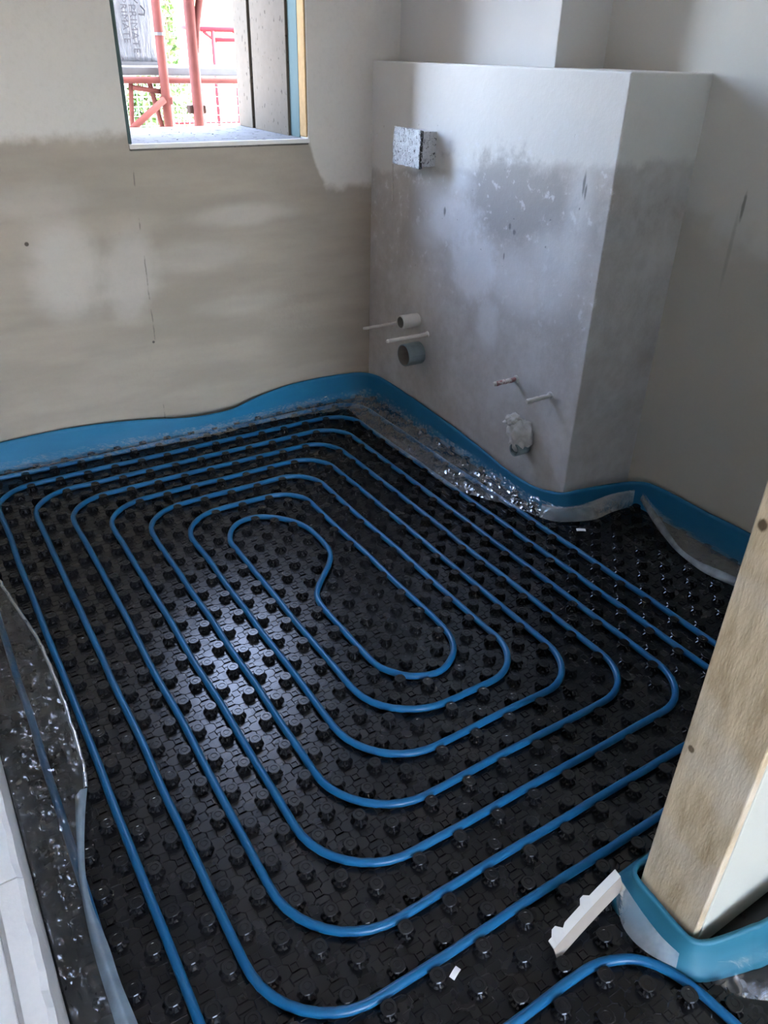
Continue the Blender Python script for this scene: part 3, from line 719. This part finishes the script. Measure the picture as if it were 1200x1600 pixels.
# wrapped pack with lettering
bg = mk('wrapped_pack', 'stretch-wrapped pack with dark PRIMATE lettering on the scaffold plank', 'pack', (1.25, 3.3, 1.303))
bm = bmesh.new(); bmesh.ops.create_cube(bm, size=1)
for v in bm.verts: v.co = Vector((1.135 + v.co.x * .46, 3.31 + v.co.y * .22, 1.303 + (v.co.z + .5) * .55))
bmesh.ops.subdivide_edges(bm, edges=bm.edges[:], cuts=14, use_grid_fill=True)
for v in bm.verts:
    q = noise.noise((v.co.x * 26, v.co.y * 26, v.co.z * 6)); 
    if v.co.z > 1.32: v.co.x += q * .006; v.co.y += noise.noise((v.co.x * 30, 4, v.co.z * 5)) * .004
me = bpy.data.meshes.new('wrap'); bm.to_mesh(me); bm.free()
for q in me.polygons: q.use_smooth = True
under(link('wrap', me, M_wrap), bg, Matrix.Translation(bg.location).inverted())
def letters(txt, size, x, y, z, name):
    cu = bpy.data.curves.new('t', 'FONT'); cu.body = txt; cu.size = size; cu.extrude = .0008; cu.space_character = 1.12
    to = bpy.data.objects.new('t', cu); COL.objects.link(to); bpy.context.view_layer.update()
    me = bpy.data.meshes.new_from_object(to.evaluated_get(bpy.context.evaluated_depsgraph_get()))
    bpy.data.objects.remove(to); me.name = name; me.materials.clear()
    # upright lettering plane facing the window (-y), turned to read downwards
    M = Matrix.Translation((x, y, z)) @ Matrix(((0, 1, 0, 0), (0, 0, -1, 0), (-1, 0, 0, 0), (0, 0, 0, 1)))
    me.transform(M)
    o = link(name, me, M_print); return under(o, bg, Matrix.Translation(bg.location).inverted())
letters('PRIMATE', .046, 1.245, 3.184, 1.548, 'lettering')
letters('PRIMATE', .042, 1.206, 3.184, 1.572, 'lettering')
lg = MB(); lg.tube([(1.292 + .020 * math.cos(a), 3.184, 1.575 + .022 * math.sin(a)) for a in [k * .35 for k in range(0, 14)]], .0032, 6)
lg.tube([(1.300, 3.184, 1.545), (1.318, 3.184, 1.525), (1.314, 3.184, 1.508), (1.288, 3.184, 1.51)], .0045, 6)
loc_build(lg, 'printed_mark', M_print, bg)
loc_build(MB().box((.90, 3.19, 1.3025), (1.37, 3.43, 1.317)), 'pallet_foot', M_plank, bg)

# wire mesh fence
fx = mk('wire_fence', 'pale galvanised wire mesh fence below the scaffold plank', 'fence', (4, 8, -.35))
m = MB()
for k in range(80):
    x = .8 + k * .06; m.box((x - .003, 7.997, -.3), (x + .003, 8.003, 1.22))
for k in range(17):
    z = -.25 + k * .09; m.box((.8, 7.994, z - .003), (5.6, 7.999, z + .003))
tag(loc_build(m, 'wire_mesh', M_wire, fx), kind='stuff')
for x in (.8, 2.4, 4.0, 5.6): loc_build(MB().tube([(x, 8.03, -.35), (x, 8.03, 1.28)], .022, 8), 'post', M_wire, fx, True)
# red railing beyond
rf = mk('red_railing', 'thin red railing standing behind the wire fence', 'railing', (4.2, 9.6, -.35))
for x in (3.5, 3.98, 4.45, 4.93): loc_build(MB().tube([(x, 9.6, -.35), (x, 9.6, .94)], .017, 8), 'post', M_red2, rf, True)
for z in (.54, .0): loc_build(MB().tube([(3.3, 9.6, z), (5.4, 9.6, z)], .012, 8), 'rail', M_red2, rf, True)
# red canopy frame
cf = mk('canopy_frame', 'red steel canopy frame in front of the yellow house', 'frame', (4.6, 10, -.35))
for x in (4.33, 5.6): loc_build(MB().tube([(x, 10, -.35), (x, 10, 1.56)], .028, 8), 'post', M_red2, cf, True)
for a, b, r in (((4.17, 10, 1.575), (5.9, 10, 1.60), .03), ((4.36, 10, 1.465), (5.7, 10, 1.475), .025), ((4.17, 10, 1.575), (4.17, 11.2, 1.62), .025), ((4.2, 10, 1.55), (4.38, 10, 1.44), .018), ((4.6, 10, 1.57), (4.78, 10, 1.45), .018)):
    loc_build(MB().tube([a, b], r, 8), 'beam', M_red2, cf, True)
# shrubs
def shrub(name, label, c, h, rad, n, seed):
    rnd = random.Random(seed); e = mk(name, label, 'shrub', (c[0], c[1], -.35))
    m = MB()
    for k in range(n):
        t = rnd.random(); a = rnd.uniform(0, 6.283); rr = rad * (1 - .75 * t ** 1.5) * math.sqrt(rnd.uniform(.25, 1)) * (1 + .25 * math.sin(a * 3 + t * 9))
        p_ = Vector((c[0] + rr * math.cos(a), c[1] + rr * math.sin(a), -.25 + h * t)); s_ = rnd.uniform(.03, .06)
        u = Vector((rnd.uniform(-1, 1), rnd.uniform(-1, 1), rnd.uniform(-.3, 1))).normalized(); v = u.cross(Vector((rnd.uniform(-1, 1), rnd.uniform(-1, 1), rnd.uniform(-1, 1)))).normalized()
        i = len(m.v); m.v += [tuple(p_ - u * s_), tuple(p_ + v * s_ * .45), tuple(p_ + u * s_), tuple(p_ - v * s_ * .45)]; m.f.append((i, i + 1, i + 2, i + 3))
    tag(loc_build(m, 'foliage', M_leaf, e), kind='stuff')
    for k in range(5):
        a = k * 1.3; loc_build(MB().tube([(c[0], c[1], -.35), (c[0] + .1 * rad * math.cos(a), c[1] + .1 * rad * math.sin(a), h * .3), (c[0] + .4 * rad * math.cos(a), c[1] + .4 * rad * math.sin(a), h * .8)], [.025, .018, .006], 6), 'stem', M_bark, e)
shrub('tall_shrub', 'tall narrow green shrub rising behind the scaffold pole', (3.78, 10.3), 3.0, .28, 2600, 3)
shrub('low_shrub', 'broad low green shrub behind the wire fence', (2.98, 8.72), 1.38, .48, 3200, 5)
# yellow house
hs = mk('yellow_house', 'pale yellow house with grey gutter far beyond the scaffold', 'house', (13, 30, -.35))
loc_build(MB().box((9.6, 30, -.4), (22, 40, 3.0)), 'wall', M_yellow, hs)
v = [(8.9, 29.2, 2.95), (22.6, 29.2, 2.95), (22.6, 40.8, 2.95), (8.9, 40.8, 2.95), (12.5, 35, 5.6), (19, 35, 5.6)]
o = link('roof', mesh('roof', v, [(0, 1, 5, 4), (2, 3, 4, 5), (1, 2, 5), (3, 0, 4), (3, 2, 1, 0)]), M_roof); under(o, hs, Matrix.Translation(hs.location).inverted())
loc_build(MB().tube([(8.9, 29.12, 2.85), (22.6, 29.12, 2.82)], .11, 10), 'gutter', M_gutter, hs, True)
loc_build(MB().tube(catmull([(12.05, 29.15, 2.8), (12.08, 29.15, 2.55), (12.35, 29.4, 2.40), (13.1, 29.75, 2.18), (13.5, 29.9, 2.05), (13.6, 29.92, 1.8), (13.6, 29.92, -.3)], 5), .085, 10), 'downpipe', M_gutter, hs, True)
for x, z0, z1 in ((10.6, .5, 1.8), (15.2, .5, 1.9)):
    o = loc_build(MB().box((x, 29.93, z0), (x + 1.1, 30.02, z1)), 'window', M_white, hs)
    pq = MB().box((x + .08, 29.92, z0 + .08), (x + .52, 29.94, z1 - .08)).build('pane', M_glass); pq.parent = o; pq.matrix_parent_inverse = Matrix.Translation(hs.location).inverted() @ Matrix.Translation(hs.location)
    pq = MB().box((x + .58, 29.92, z0 + .08), (x + 1.02, 29.94, z1 - .08)).build('pane', M_glass); pq.parent = o
